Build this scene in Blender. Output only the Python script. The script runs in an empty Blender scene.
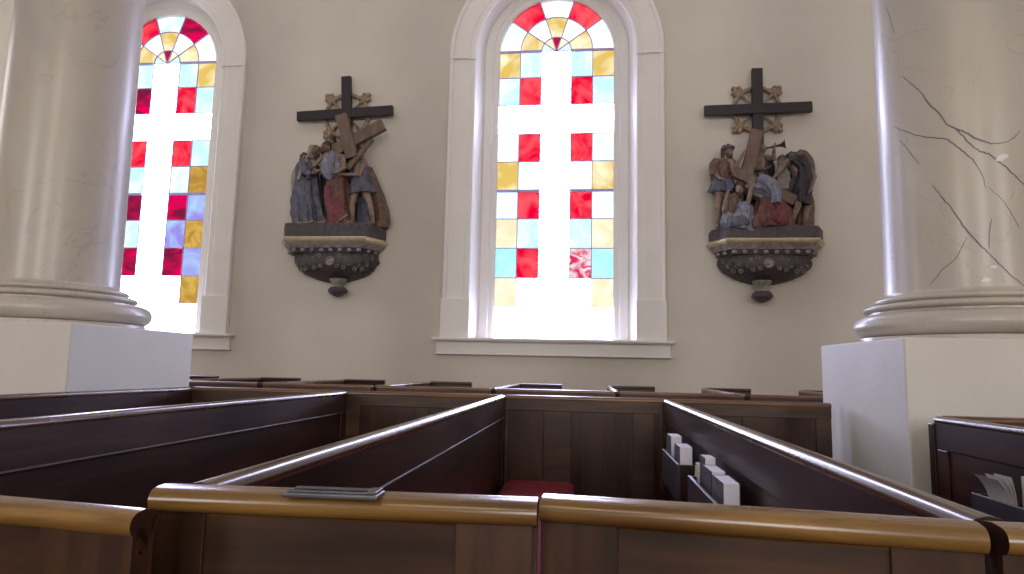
import bpy, bmesh, math, random
from mathutils import Vector, Matrix, noise
random.seed(7)
PI = math.pi
sc = bpy.context.scene
COL = sc.collection
E = 1.25                                   # eye height above the floor

# ------------------------------------------------------------------ camera
cam_d = bpy.data.cameras.new('camera'); cam = bpy.data.objects.new('camera', cam_d); COL.objects.link(cam)
cam_d.sensor_fit = 'HORIZONTAL'; cam_d.sensor_width = 36.0
cam_d.lens = 664.85 / 1024 * 36.0
cam_d.clip_start = 0.02
RX = Vector((0.99356, 0.11123, 0.02144)); UP = Vector((-0.00760, -0.12345, 0.99232)); FW = Vector((-0.11302, 0.98610, 0.12181))
m = Matrix((RX, UP, -FW)).transposed().to_4x4(); m.translation = Vector((0, 0, E))
cam.matrix_world = m
sc.camera = cam

# ------------------------------------------------------------------ world, light, exposure
SKY = 24.0
w = bpy.data.worlds.new('world'); sc.world = w; w.use_nodes = True
bg = w.node_tree.nodes['Background']
bg.inputs['Color'].default_value = (0.62, 0.65, 1.0, 1); bg.inputs['Strength'].default_value = SKY
sc.view_settings.view_transform = 'Standard'; sc.view_settings.look = 'None'
sc.view_settings.gamma = 1.0; sc.view_settings.exposure = 0.0
sc.view_settings.use_curve_mapping = False
try:
    sc.cycles.use_denoising = True
    sc.cycles.max_bounces = 8; sc.cycles.diffuse_bounces = 4; sc.cycles.glossy_bounces = 4
    sc.cycles.transparent_max_bounces = 12
    sc.cycles.sample_clamp_indirect = 6.0
except Exception:
    pass

def area(name, loc, target, sx, sy, power, color, portal=False):
    l = bpy.data.lights.new(name, 'AREA'); l.shape = 'RECTANGLE'; l.size = sx; l.size_y = sy
    l.energy = power; l.color = color
    o = bpy.data.objects.new(name, l); COL.objects.link(o); o.location = loc
    o.rotation_euler = (Vector(target) - Vector(loc)).to_track_quat('-Z', 'Y').to_euler()
    if portal: l.cycles.is_portal = True
    return o
# daylight from the tall windows of the wall behind the camera, and the chandeliers over the nave
for i, x in enumerate((-7.0, 0.6, 7.5)):
    area('rear_window_light', (x, -10.6, E + 3.2), (x * .5, 8, E + 1.5), 2.2, 4.6, 310, (1.0, 0.97, 0.93))
area('nave_lamp', (-1.0, -3.6, E + 4.4), (0.0, 2.0, E - .3), 1.3, 1.3, 30, (1.0, 0.74, 0.44))
area('nave_lamp', (3.4, -3.0, E + 4.4), (1.0, 3.0, E), 1.0, 1.0, 10, (1.0, 0.76, 0.48))
# added unseen fill lights that brighten the window wall from both sides and above
area('aisle_side_fill', (-12.2, 6.0, E + 3.0), (0, 8.6, E + 2.0), 2.6, 5.0, 130, (1.0, 0.98, 0.95))
area('aisle_side_fill', (10.7, 5.6, E + 3.0), (0, 8.6, E + 2.0), 2.6, 5.0, 45, (1.0, 0.95, 0.88))
area('aisle_top_fill', (-.6, 5.6, E + 6.9), (-.6, 8.6, E + 1.2), 12.0, 1.0, 40, (1.0, 0.94, 0.85))

# ------------------------------------------------------------------ materials
def newmat(name):
    mt = bpy.data.materials.new(name); mt.use_nodes = True
    nt = mt.node_tree; b = nt.nodes['Principled BSDF']
    return mt, nt, b
def N(nt, t, **kw):
    n = nt.nodes.new(t)
    for k, v in kw.items(): setattr(n, k, v)
    return n
def ramp(nt, stops):
    r = N(nt, 'ShaderNodeValToRGB'); e = r.color_ramp.elements
    while len(e) < len(stops): e.new(0.5)
    for i, (p, c) in enumerate(stops): e[i].position = p; e[i].color = (*c, 1)
    return r
def coords(nt, scale):
    tc = N(nt, 'ShaderNodeTexCoord'); mp = N(nt, 'ShaderNodeMapping')
    nt.links.new(tc.outputs['Object'], mp.inputs['Vector']); mp.inputs['Scale'].default_value = scale
    return mp.outputs['Vector']
def simple(name, c1, c2, scale=6, rough=.6, bump=0.0, bscale=30, metal=0.0, coat=0.0, stretch=(1, 1, 1)):
    mt, nt, b = newmat(name)
    v = coords(nt, stretch)
    n = N(nt, 'ShaderNodeTexNoise'); n.inputs['Scale'].default_value = scale; n.inputs['Detail'].default_value = 5
    nt.links.new(v, n.inputs['Vector'])
    r = ramp(nt, [(.3, c1), (.7, c2)]); nt.links.new(n.outputs['Fac'], r.inputs['Fac'])
    nt.links.new(r.outputs['Color'], b.inputs['Base Color'])
    b.inputs['Roughness'].default_value = rough; b.inputs['Metallic'].default_value = metal
    b.inputs['Coat Weight'].default_value = coat; b.inputs['Coat Roughness'].default_value = .12
    if bump:
        n2 = N(nt, 'ShaderNodeTexNoise'); n2.inputs['Scale'].default_value = bscale; n2.inputs['Detail'].default_value = 4
        nt.links.new(v, n2.inputs['Vector'])
        bp = N(nt, 'ShaderNodeBump'); bp.inputs['Strength'].default_value = bump; bp.inputs['Distance'].default_value = .01
        nt.links.new(n2.outputs['Fac'], bp.inputs['Height']); nt.links.new(bp.outputs['Normal'], b.inputs['Normal'])
    return mt
def wood(name, dark, mid, light, axis, rough=.3, coat=.35, grain=26, spec=.5):
    mt, nt, b = newmat(name)
    s = [1, 1, 1]; s[axis] = .07
    v = coords(nt, s)
    n = N(nt, 'ShaderNodeTexNoise'); n.inputs['Scale'].default_value = grain; n.inputs['Detail'].default_value = 7; n.inputs['Distortion'].default_value = .7
    nt.links.new(v, n.inputs['Vector'])
    s2 = [1, 1, 1]; s2[axis] = .35
    v2 = coords(nt, s2)
    n2 = N(nt, 'ShaderNodeTexNoise'); n2.inputs['Scale'].default_value = 5; n2.inputs['Detail'].default_value = 3
    nt.links.new(v2, n2.inputs['Vector'])
    mx = N(nt, 'ShaderNodeMath', operation='MULTIPLY_ADD'); mx.inputs[1].default_value = .55
    sm = N(nt, 'ShaderNodeMath', operation='MULTIPLY'); sm.inputs[1].default_value = .45
    nt.links.new(n2.outputs['Fac'], sm.inputs[0]); nt.links.new(n.outputs['Fac'], mx.inputs[0]); nt.links.new(sm.outputs[0], mx.inputs[2])
    r = ramp(nt, [(.36, dark), (.5, mid), (.64, light)]); nt.links.new(mx.outputs[0], r.inputs['Fac'])
    nt.links.new(r.outputs['Color'], b.inputs['Base Color'])
    rr = N(nt, 'ShaderNodeMapRange'); rr.inputs['To Min'].default_value = rough * .75; rr.inputs['To Max'].default_value = rough * 1.35
    nt.links.new(n2.outputs['Fac'], rr.inputs['Value']); nt.links.new(rr.outputs['Result'], b.inputs['Roughness'])
    b.inputs['Specular IOR Level'].default_value = spec
    b.inputs['Coat Weight'].default_value = coat; b.inputs['Coat Roughness'].default_value = .18
    bp = N(nt, 'ShaderNodeBump'); bp.inputs['Strength'].default_value = .12; bp.inputs['Distance'].default_value = .002
    nt.links.new(n.outputs['Fac'], bp.inputs['Height']); nt.links.new(bp.outputs['Normal'], b.inputs['Normal'])
    return mt
DK = ((.020, .0065, .004), (.034, .0115, .0065), (.058, .021, .010))
woodX = wood('dark wood grain across', *DK, 0); woodY = wood('dark wood grain along', *DK, 1, rough=.36, coat=.08, spec=.36); woodZ = wood('dark wood grain upright', *DK, 2)
MB_ = ((.020, .009, .004), (.044, .019, .009), (.078, .035, .015))
midX = wood('mid brown wood across', *MB_, 0, rough=.34); midZ = wood('mid brown wood upright', *MB_, 2, rough=.34)
beadwood = wood('dull dark bead wood', *DK, 1, rough=.5, coat=0)
railY = wood('varnished rail along', (.05, .023, .012), (.088, .042, .021), (.13, .065, .032), 1, rough=.26, coat=.6)
railX = wood('varnished rail across', (.085, .036, .016), (.14, .062, .026), (.20, .092, .036), 0, rough=.3, coat=.5)
honey = wood('honey coloured rail', (.10, .048, .012), (.19, .10, .024), (.30, .17, .045), 0, rough=.25, coat=.6, grain=34)  # golden tone of wood and wear, with the near lighting put into the colour
plaster = simple('cream wall plaster', (.62, .575, .50), (.67, .62, .545), 1.2, .85, .15, 60)
paint = simple('white painted trim', (.80, .77, .73), (.84, .81, .77), 2, .45, .05, 40, coat=.1)
plinth_m = simple('painted plinth plaster', (.66, .64, .60), (.71, .69, .65), 2.5, .6, .1, 50)
ceil_m = simple('ceiling plaster', (.68, .66, .6), (.72, .7, .64), 1, .9)
floor_m = simple('dull red floor', (.10, .03, .025), (.14, .045, .035), 8, .6)
red_m = simple('red cushion velvet', (.17, .008, .018), (.25, .014, .03), 20, .85, .3, 160)
lead = simple('lead tinted with bloom', (.42, .38, .74), (.5, .46, .8), 30, .5)  # lavender tint is the window bloom put into the came colour
bookpage = simple('white page block', (.80, .78, .94), (.88, .86, .98), 60, .7, stretch=(8, .2, 1))
bookcov = simple('dark grey book cover', (.05, .045, .06), (.08, .075, .09), 20, .5)
bookcov2 = simple('cream paper cover', (.5, .46, .42), (.58, .54, .5), 20, .6)
rackm = simple('grey painted rack board', (.035, .03, .04), (.06, .05, .065), 12, .35, coat=.2)
plate_m = simple('dull grey metal', (.10, .10, .12), (.2, .2, .23), 25, .32, metal=.75, stretch=(.2, 1, 1))

def marble(name, veins):
    mt, nt, b = newmat(name)
    v = coords(nt, (1, 1, .45))
    n = N(nt, 'ShaderNodeTexNoise'); n.inputs['Scale'].default_value = 1.8; n.inputs['Detail'].default_value = 5; n.inputs['Distortion'].default_value = .8
    nt.links.new(v, n.inputs['Vector'])
    r = ramp(nt, [(.3, (.46, .43, .40)), (.5, (.52, .47, .405)), (.7, (.56, .52, .47))])
    nt.links.new(n.outputs['Fac'], r.inputs['Fac'])
    n3 = N(nt, 'ShaderNodeTexNoise'); n3.inputs['Scale'].default_value = 1.3; n3.inputs['Detail'].default_value = 6; n3.inputs['Distortion'].default_value = 1.5
    nt.links.new(coords(nt, (1, 1, .8)), n3.inputs['Vector'])
    sb = N(nt, 'ShaderNodeMath', operation='SUBTRACT'); sb.inputs[1].default_value = .5
    ab = N(nt, 'ShaderNodeMath', operation='ABSOLUTE')
    mr = N(nt, 'ShaderNodeMapRange'); mr.inputs['From Max'].default_value = .006; mr.inputs['To Min'].default_value = veins; mr.inputs['To Max'].default_value = 0
    nt.links.new(n3.outputs['Fac'], sb.inputs[0]); nt.links.new(sb.outputs[0], ab.inputs[0]); nt.links.new(ab.outputs[0], mr.inputs['Value'])
    mix = N(nt, 'ShaderNodeMixRGB'); mix.inputs['Color2'].default_value = (.30, .27, .27, 1)
    nt.links.new(mr.outputs['Result'], mix.inputs['Fac']); nt.links.new(r.outputs['Color'], mix.inputs['Color1'])
    nt.links.new(mix.outputs['Color'], b.inputs['Base Color'])
    b.inputs['Roughness'].default_value = .36; b.inputs['Coat Weight'].default_value = .35; b.inputs['Coat Roughness'].default_value = .24
    return mt
marbleA = marble('cream marbled column', .35)
vein_m = simple('grey marble vein', (.10, .09, .10), (.2, .18, .19), 18, .35)
chip_m = simple('pale marble fleck', (.72, .71, .7), (.8, .79, .78), 18, .35)

def glass(name, c1, c2, sc_=3.0, stretch=(1, 1, 1), seed=0):
    """pot-metal glass: a coloured filter in front of the bright sky, streaky like hand-made glass"""
    mt, nt, b = newmat(name)
    nt.nodes.remove(b)
    out = nt.nodes['Material Output']
    tc = N(nt, 'ShaderNodeTexCoord'); mp = N(nt, 'ShaderNodeMapping'); mp.inputs['Scale'].default_value = stretch; mp.inputs['Location'].default_value = (seed, seed * .7, 0)
    nt.links.new(tc.outputs['Object'], mp.inputs['Vector'])
    n = N(nt, 'ShaderNodeTexNoise'); n.inputs['Scale'].default_value = sc_; n.inputs['Detail'].default_value = 3; n.inputs['Distortion'].default_value = 1.2
    nt.links.new(mp.outputs['Vector'], n.inputs['Vector'])
    r = ramp(nt, [(.38, c1), (.62, c2)]); nt.links.new(n.outputs['Fac'], r.inputs['Fac'])
    t = N(nt, 'ShaderNodeBsdfTransparent'); nt.links.new(r.outputs['Color'], t.inputs['Color'])
    g = N(nt, 'ShaderNodeBsdfGlossy'); g.inputs['Roughness'].default_value = .1
    fr = N(nt, 'ShaderNodeFresnel'); fr.inputs['IOR'].default_value = 1.12
    mx = N(nt, 'ShaderNodeMixShader'); nt.links.new(fr.outputs['Fac'], mx.inputs['Fac'])
    nt.links.new(t.outputs[0], mx.inputs[1]); nt.links.new(g.outputs[0], mx.inputs[2])
    nt.links.new(mx.outputs[0], out.inputs['Surface'])
    return mt
k = 1 / SKY
def gc(r, g, b_): return (min(1, r * k / .62), min(1, g * k / .65), min(1, b_ * k))
GL = {
 'W': glass('clear white glass', (.85, .85, .85), (.95, .95, .95)),
 'w': glass('pale white glass', gc(.95, 1.3, 1.6), gc(1.6, 1.6, 1.6), 1.6),
 'c': glass('pale cyan glass', gc(.66, 1.02, 1.2), gc(1.1, 1.2, 1.3), 1.6),
 'C': glass('sky blue glass', gc(.46, .98, 1.15), gc(.62, 1.05, 1.2), 2),
 'r': glass('ruby red glass', gc(.92, .0, .045), gc(1.1, .11, .14), 3.0),
 'R': glass('dark ruby glass', gc(.22, .01, .05), gc(.9, .0, .10), 2.4, (1, 1, 2), 3.1),
 'm': glass('mottled pink glass', gc(.75, .02, .12), gc(.95, .8, .85), 9.0, (1, 1, 1), 1.3),
 'y': glass('amber glass', gc(.84, .58, .14), gc(1.15, 1.02, .68), 2.2),
 'p': glass('pale straw glass', gc(1.05, .9, .58), gc(1.2, 1.15, .9), 2.4),
 'A': glass('deep amber glass', gc(.5, .27, .05), gc(.72, .46, .1), 5),
 'l': glass('lilac blue glass', gc(.35, .3, .85), gc(.5, .75, 1.1), 1.8),
}

# sculpture paints
def P_(n, c, r=.5, v=.5, metal=0): return simple(n, tuple(x * v for x in c), tuple(x * 1.15 for x in c), 16, r, .6, 38, metal=metal)
skin_m = P_('painted skin', (.27, .19, .14)); hair_m = P_('painted brown hair', (.06, .038, .03)); greyhair = P_('painted greyish hair', (.11, .10, .10))
blue_m = P_('painted slate blue cloth', (.115, .115, .16)); pale_m = P_('painted pale blue cloth', (.24, .25, .32)); redr_m = P_('painted crimson robe', (.19, .035, .05))
brown_m = P_('painted brown cloth', (.15, .088, .06)); cream_m = P_('painted cream cloth', (.30, .27, .22)); darkc_m = P_('painted dark cloth', (.04, .03, .04))
rust_m = P_('painted rust robe', (.17, .065, .05)); sculptw = simple('carved grey brown wood', (.12, .075, .05), (.19, .13, .095), 14, .55, .3, 50, stretch=(1, 1, .3))
darkw = simple('near black cross wood', (.014, .008, .010), (.024, .014, .017), 20, .5, .2, 40, stretch=(1, 1, .2))
gilt = simple('old gilt', (.14, .09, .06), (.42, .31, .20), 25, .45, .2, 60)
brightgilt = simple('bright gilt moulding', (.50, .40, .24), (.62, .52, .34), 14, .34, metal=.25)
stone_m = P_('painted grey stone', (.075, .06, .065)); corb_m = simple('dark carved corbel', (.045, .035, .045), (.085, .065, .07), 20, .55, .6, 45)
greyrel = P_('pale carved relief', (.33, .29, .27))

# ------------------------------------------------------------------ mesh helpers
def link(name, bm, mats, parent=None, smooth=False, bevel=0.0, seg=2, angle=35):
    bmesh.ops.recalc_face_normals(bm, faces=bm.faces)
    me = bpy.data.meshes.new(name); bm.to_mesh(me); bm.free()
    for mt in (mats if isinstance(mats, (list, tuple)) else [mats]): me.materials.append(mt)
    if smooth:
        me.polygons.foreach_set('use_smooth', [True] * len(me.polygons))
        try: me.set_sharp_from_angle(angle=math.radians(angle if smooth is True else 180))
        except Exception: pass
    o = bpy.data.objects.new(name, me); COL.objects.link(o)
    if parent: o.parent = parent
    if bevel:
        bv = o.modifiers.new('bevel', 'BEVEL'); bv.width = bevel; bv.segments = seg; bv.limit_method = 'ANGLE'; bv.angle_limit = math.radians(40)
    return o
def root(name, loc, label=None, cat=None, group=None, kind=None, rz=0):
    o = bpy.data.objects.new(name, None); COL.objects.link(o); o.location = loc; o.rotation_euler = (0, 0, rz)
    o.empty_display_size = .1
    tag(o, label, cat, group, kind); return o
def tag(o, label=None, cat=None, group=None, kind=None):
    if label: o['label'] = label
    if cat: o['category'] = cat
    if group: o['group'] = group
    if kind: o['kind'] = kind
    return o
def box(bm, x0, x1, y0, y1, z0, z1, mi=0, M=None):
    vs = [bm.verts.new(Vector((x, y, z)) if M is None else M @ Vector((x, y, z))) for x in (x0, x1) for y in (y0, y1) for z in (z0, z1)]
    for f in ((0, 1, 3, 2), (4, 6, 7, 5), (0, 4, 5, 1), (2, 3, 7, 6), (0, 2, 6, 4), (1, 5, 7, 3)):
        fc = bm.faces.new([vs[i] for i in f]); fc.material_index = mi
def loft(bm, rings, mi=0, cap=True, closed=True):
    R = [[bm.verts.new(p) for p in r] for r in rings]; n = len(R[0])
    for a, b in zip(R, R[1:]):
        for i in range(n if closed else n - 1):
            j = (i + 1) % n
            f = bm.faces.new((a[i], a[j], b[j], b[i])); f.material_index = mi
    if cap and closed:
        for r in (R[0], R[-1]):
            try: f = bm.faces.new(r); f.material_index = mi
            except ValueError: pass
def frame(d):
    d = d.normalized(); a = Vector((0, 0, 1)) if abs(d.z) < .9 else Vector((1, 0, 0))
    s = d.cross(a).normalized(); return s, s.cross(d).normalized()
def capsule(bm, p0, p1, r0, r1=None, n=12, mi=0):
    p0, p1 = Vector(p0), Vector(p1); r1 = r0 if r1 is None else r1
    d = p1 - p0
    if d.length < 1e-6: d = Vector((0, 0, 1e-4))
    s, t = frame(d); u = d.normalized(); rings = []
    for a in (80, 55, 28, 0):
        a = math.radians(a); rings.append((p0 - u * r0 * math.sin(a), r0 * math.cos(a)))
    for a in (0, 28, 55, 80):
        a = math.radians(a); rings.append((p1 + u * r1 * math.sin(a), r1 * math.cos(a)))
    loft(bm, [[c + (s * math.cos(q) + t * math.sin(q)) * r for q in (2 * PI * i / n for i in range(n))] for c, r in rings], mi)
def ellipsoid(bm, c, rx, ry, rz, M=None, nu=16, nv=10, mi=0):
    c = Vector(c); rings = []
    for j in range(nv + 1):
        a = -PI / 2 + PI * (j + .0) / nv; a = max(-PI / 2 + .08, min(PI / 2 - .08, a))
        ring = []
        for i in range(nu):
            q = 2 * PI * i / nu
            v = Vector((rx * math.cos(a) * math.cos(q), ry * math.cos(a) * math.sin(q), rz * math.sin(a)))
            if M is not None: v = M @ v
            ring.append(c + v)
        rings.append(ring)
    loft(bm, rings, mi)
def lathe(bm, prof, c=(0, 0, 0), n=48, mi=0):
    c = Vector(c)
    loft(bm, [[c + Vector((r * math.cos(q), r * math.sin(q), z)) for q in (2 * PI * i / n for i in range(n))] for r, z in prof], mi)
def sweep(bm, prof, p0, p1, mi=0, side=None, up=Vector((0, 0, 1))):
    """profile (u across, v up) swept straight from p0 to p1"""
    p0, p1 = Vector(p0), Vector(p1); d = (p1 - p0).normalized(); s = d.cross(up).normalized() if side is None else side
    loft(bm, [[p + s * u + up * v for u, v in prof] for p in (p0, p1)], mi)
def bar(bm, p0, p1, wd, th, mi=0, front=Vector((0, -1, 0))):
    """rectangular bar from p0 to p1; wd in the picture of the wall, th along front"""
    p0, p1 = Vector(p0), Vector(p1); d = (p1 - p0).normalized(); f = (front - d * front.dot(d)).normalized(); s = d.cross(f)
    loft(bm, [[p + s * (a * wd / 2) + f * (b * th / 2) for a, b in ((-1, -1), (1, -1), (1, 1), (-1, 1))] for p in (p0, p1)], mi)

# ------------------------------------------------------------------ room shell
WY = 8.9                                    # inner face of the window wall
GY = 9.2                                    # glass plane
WCX = (-0.475, -6.54, 5.59); PH = .833      # window centres, half width of the glass
ZS = E + 4.599                              # springing of the glass arch
ZB = E + .400                               # sill level
RI = 1.127                                  # half width of the opening at the wall face
CZ = E + 4.46                               # springing at the wall face
X0, X1, Y0, ZT = -12.5, 11.0, -11.0, E + 7.2
def arc(cx, cz, r, n=28, a0=0.0, a1=PI): return [(cx + r * math.cos(a0 + (a1 - a0) * i / n), cz + r * math.sin(a0 + (a1 - a0) * i / n)) for i in range(n + 1)]
def arch_outline(cx, r, zb, zs, n=28): return [(cx + r, zb)] + arc(cx, zs, r, n) + [(cx - r, zb)]

# wall with three arched openings: strips between and above the openings
bm = bmesh.new()
def wall_quad(pts, y): 
    return bm.faces.new([bm.verts.new((x, y, z)) for x, z in pts])
xs = sorted(WCX); edges = [X0]
for y in (WY, WY + .45):
    prev = X0
    for cx in xs:
        wall_quad([(prev, 0), (cx - RI, 0), (cx - RI, ZT), (prev, ZT)], y)
        wall_quad([(cx - RI, 0), (cx + RI, 0), (cx + RI, ZB), (cx - RI, ZB)], y)
        a = arc(cx, CZ, RI, 28)
        for (xa, za), (xb, zb) in zip(a, a[1:]):
            wall_quad([(xa, za), (xb, zb), (xb, ZT), (xa, ZT)], y)
        prev = cx + RI
    wall_quad([(prev, 0), (X1, 0), (X1, ZT), (prev, ZT)], y)
bmesh.ops.remove_doubles(bm, verts=bm.verts, dist=1e-4)
tag(link('wall_front', bm, plaster), kind='structure')
for nm, (a, b, c, d, e, f) in {'wall_left': (X0 - .2, X0, Y0, WY, 0, ZT), 'wall_right': (X1, X1 + .2, Y0, WY, 0, ZT), 'wall_back': (X0, X1, Y0 - .2, Y0, 0, ZT)}.items():
    bm = bmesh.new(); box(bm, a, b, c, d, e, f); tag(link(nm, bm, plaster), kind='structure')
bm = bmesh.new(); box(bm, X0, X1, Y0, WY, -.1, 0); tag(link('floor', bm, floor_m), kind='structure')
bm = bmesh.new(); box(bm, X0, X1, Y0, WY, ZT, ZT + .1); tag(link('ceiling', bm, ceil_m), kind='structure')

# ------------------------------------------------------------------ windows
ROWS = [4.599, 4.204, 3.788, 3.357, 2.945, 2.512, 2.110, 1.687, 1.265, .857, .429]
COLS = [-.833, -.5245, -.216, .216, .5245, .833]
PAT1 = ['ycWcy', 'crWrc', 'WWWWW', 'wrWrw', 'ywWwy', 'wrWrw', 'pcWcp', 'CrWmC', 'pWWWp', 'WWWWW']
PAT2 = ['ycWcy', 'cRWrc', 'WWWWW', 'crWrc', 'ycWcA', 'cRWRl', 'ycWlA', 'cRWRl', 'AWWWA', 'WWWWW']
OUT1, IN1 = 'wrwrw', 'ywyww'; 
def window(idx, cx, pat):
    rt = root('window_%d' % idx, (cx, WY, ZB), kind='structure')
    inv = Vector((cx, WY, ZB))
    def L(x, y, z): return Vector((x, y, z)) - inv
    keys = list(GL); bm = bmesh.new()
    def pane(pts, key):
        f = bm.faces.new([bm.verts.new(L(cx + x, GY, z)) for x, z in pts]); f.material_index = keys.index(key)
    for r, row in enumerate(pat):
        for c, kk in enumerate(row):
            pane([(COLS[c], E + ROWS[r + 1]), (COLS[c + 1], E + ROWS[r + 1]), (COLS[c + 1], E + ROWS[r]), (COLS[c], E + ROWS[r])], kk)
    def seg(r0, r1, a0, a1, key):
        a = [math.radians(a0 + (a1 - a0) * i / 6) for i in range(7)]
        pts = [(r1 * math.cos(t), ZS + r1 * math.sin(t)) for t in a]
        pts += [(r0 * math.cos(t), ZS + r0 * math.sin(t)) for t in reversed(a)] if r0 > 0 else [(0, ZS)]
        pane(pts, key)
    for i in range(5):
        seg(.5245, .833, 36 * i, 36 * i + 36, ('wrwrw' if idx == 1 else 'wRcrw')[i])
        seg(.216, .5245, 36 * i, 36 * i + 36, 'ywywy'[i])
        seg(0, .216, 36 * i, 36 * i + 36, 'cpRpc'[i])
    g = link('stained_glass', bm, [GL[q] for q in keys], rt)
    # lead cames
    bm = bmesh.new(); CW = .011
    def came(x0, z0, x1, z1, w_=CW): bar(bm, L(cx + x0, GY - .005, z0), L(cx + x1, GY - .005, z1), w_, .012)
    for r in range(11):
        z = E + ROWS[r]
        cw = CW
        for c in range(5):
            up = pat[r - 1][c] if r else 'x'; dn = pat[r][c] if r < 10 else 'x'
            if (up, dn) == ('W', 'W') or (up == 'W' and dn == 'x'): continue
            came(COLS[c], z, COLS[c + 1], z, cw)
    for r in range(10):
        for c in range(6):
            l_ = pat[r][c - 1] if c else 'x'; r_ = pat[r][c] if c < 5 else 'x'
            if {l_, r_} <= {'W', 'x'}: continue
            came(COLS[c], E + ROWS[r], COLS[c], E + ROWS[r + 1])
    for rr in (.216, .5245):
        a = arc(0, ZS, rr, 20)
        for p, q in zip(a, a[1:]): came(p[0], p[1], q[0], q[1], CW * 1.15)
    for dg in (36, 72, 108, 144):
        t = math.radians(dg); came(0, ZS, .833 * math.cos(t), ZS + .833 * math.sin(t), CW * 1.15)
    link('lead_came', bm, lead, rt)
    # meeting rail and springing bar of the iron frame
    bm = bmesh.new()
    for z, t in ((E + ROWS[0], .030), (E + ROWS[5], .034)):
        for a, b in ((-.833, -.216), (.216, .833)): bar(bm, L(cx + a, GY - .018, z), L(cx + b, GY - .018, z), t, .03)
        if z < ZS - .1: bar(bm, L(cx - .216, GY - .014, z), L(cx + .216, GY - .014, z), .012, .02)
    link('saddle_bar', bm, lead, rt)
    # flat frame board around the glass, profile swept along the arch outline
    def archsweep(name, prof, mat, zb, zs, smooth=True):
        # prof: (radius, y) pairs, swept up one side, over the arch and down
        bm = bmesh.new(); rings = []
        nA = 36
        st = [('s', 1, zb)] + [('a', PI * i / nA, 0) for i in range(nA + 1)] + [('s', -1, zb)]
        for kd, t, z in st:
            ring = []
            for r, y in prof:
                if kd == 's': ring.append(L(cx + t * r, y, z))
                else: ring.append(L(cx + r * math.cos(t), y, zs + r * math.sin(t)))
            rings.append(ring)
        loft(bm, rings); return link(name, bm, mat, rt, smooth=True, angle=30)
    archsweep('window_frame', [(.825, GY + .03), (.825, GY - .035), (.845, GY - .05), (.90, GY - .055), (.915, GY - .075), (1.02, GY - .078), (1.035, GY - .06), (1.035, GY + .03)], paint, ZB, ZS - .03)
    archsweep('window_reveal', [(1.02, GY - .06), (1.036, GY - .062), (1.13, WY - .002), (1.15, WY + .03), (1.15, WY + .10), (1.05, GY + .02)], paint, ZB, ZS - .06)
    # casing: flat band with a raised outer fillet, proud of the wall
    archsweep('casing', [(1.120, WY), (1.120, WY - .035), (1.135, WY - .045), (1.20, WY - .045), (1.215, WY - .055), (1.43, WY - .055), (1.445, WY - .075), (1.485, WY - .078), (1.497, WY - .065), (1.497, WY)], paint, ZB, CZ)
    # little plinth blocks and impost joints of the casing
    bm = bmesh.new()
    for s in (-1, 1):
        xa, xb = sorted((cx + s * 1.112, cx + s * 1.505))
        box(bm, xa - inv.x, xb - inv.x, -.088, 0, 0, .53)
        box(bm, xa - inv.x + .004, xb - inv.x - .004, -.084, 0, CZ - ZB - .11, CZ - ZB - .098)
    link('casing_block', bm, paint, rt, bevel=.004)
    bm = bmesh.new()
    box(bm, -1.60, 1.60, -.15, .30, -.035, 0); box(bm, -1.58, 1.58, -.125, -.0, -.05, -.035)
    link('window_sill', bm, paint, rt, bevel=.007)
    bm = bmesh.new(); box(bm, -1.555, 1.555, -.06, 0, -.205, -.05); box(bm, -1.565, 1.565, -.072, 0, -.225, -.205)
    link('sill_apron', bm, paint, rt, bevel=.004)
    area('portal', (cx, GY + .12, ZB + 2.6), (cx, 0, ZB + 2.6), 1.75, 5.25, 1, (1, 1, 1), portal=True)
window(1, WCX[0], PAT1); window(2, WCX[1], PAT2); window(3, WCX[2], PAT1)

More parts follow.
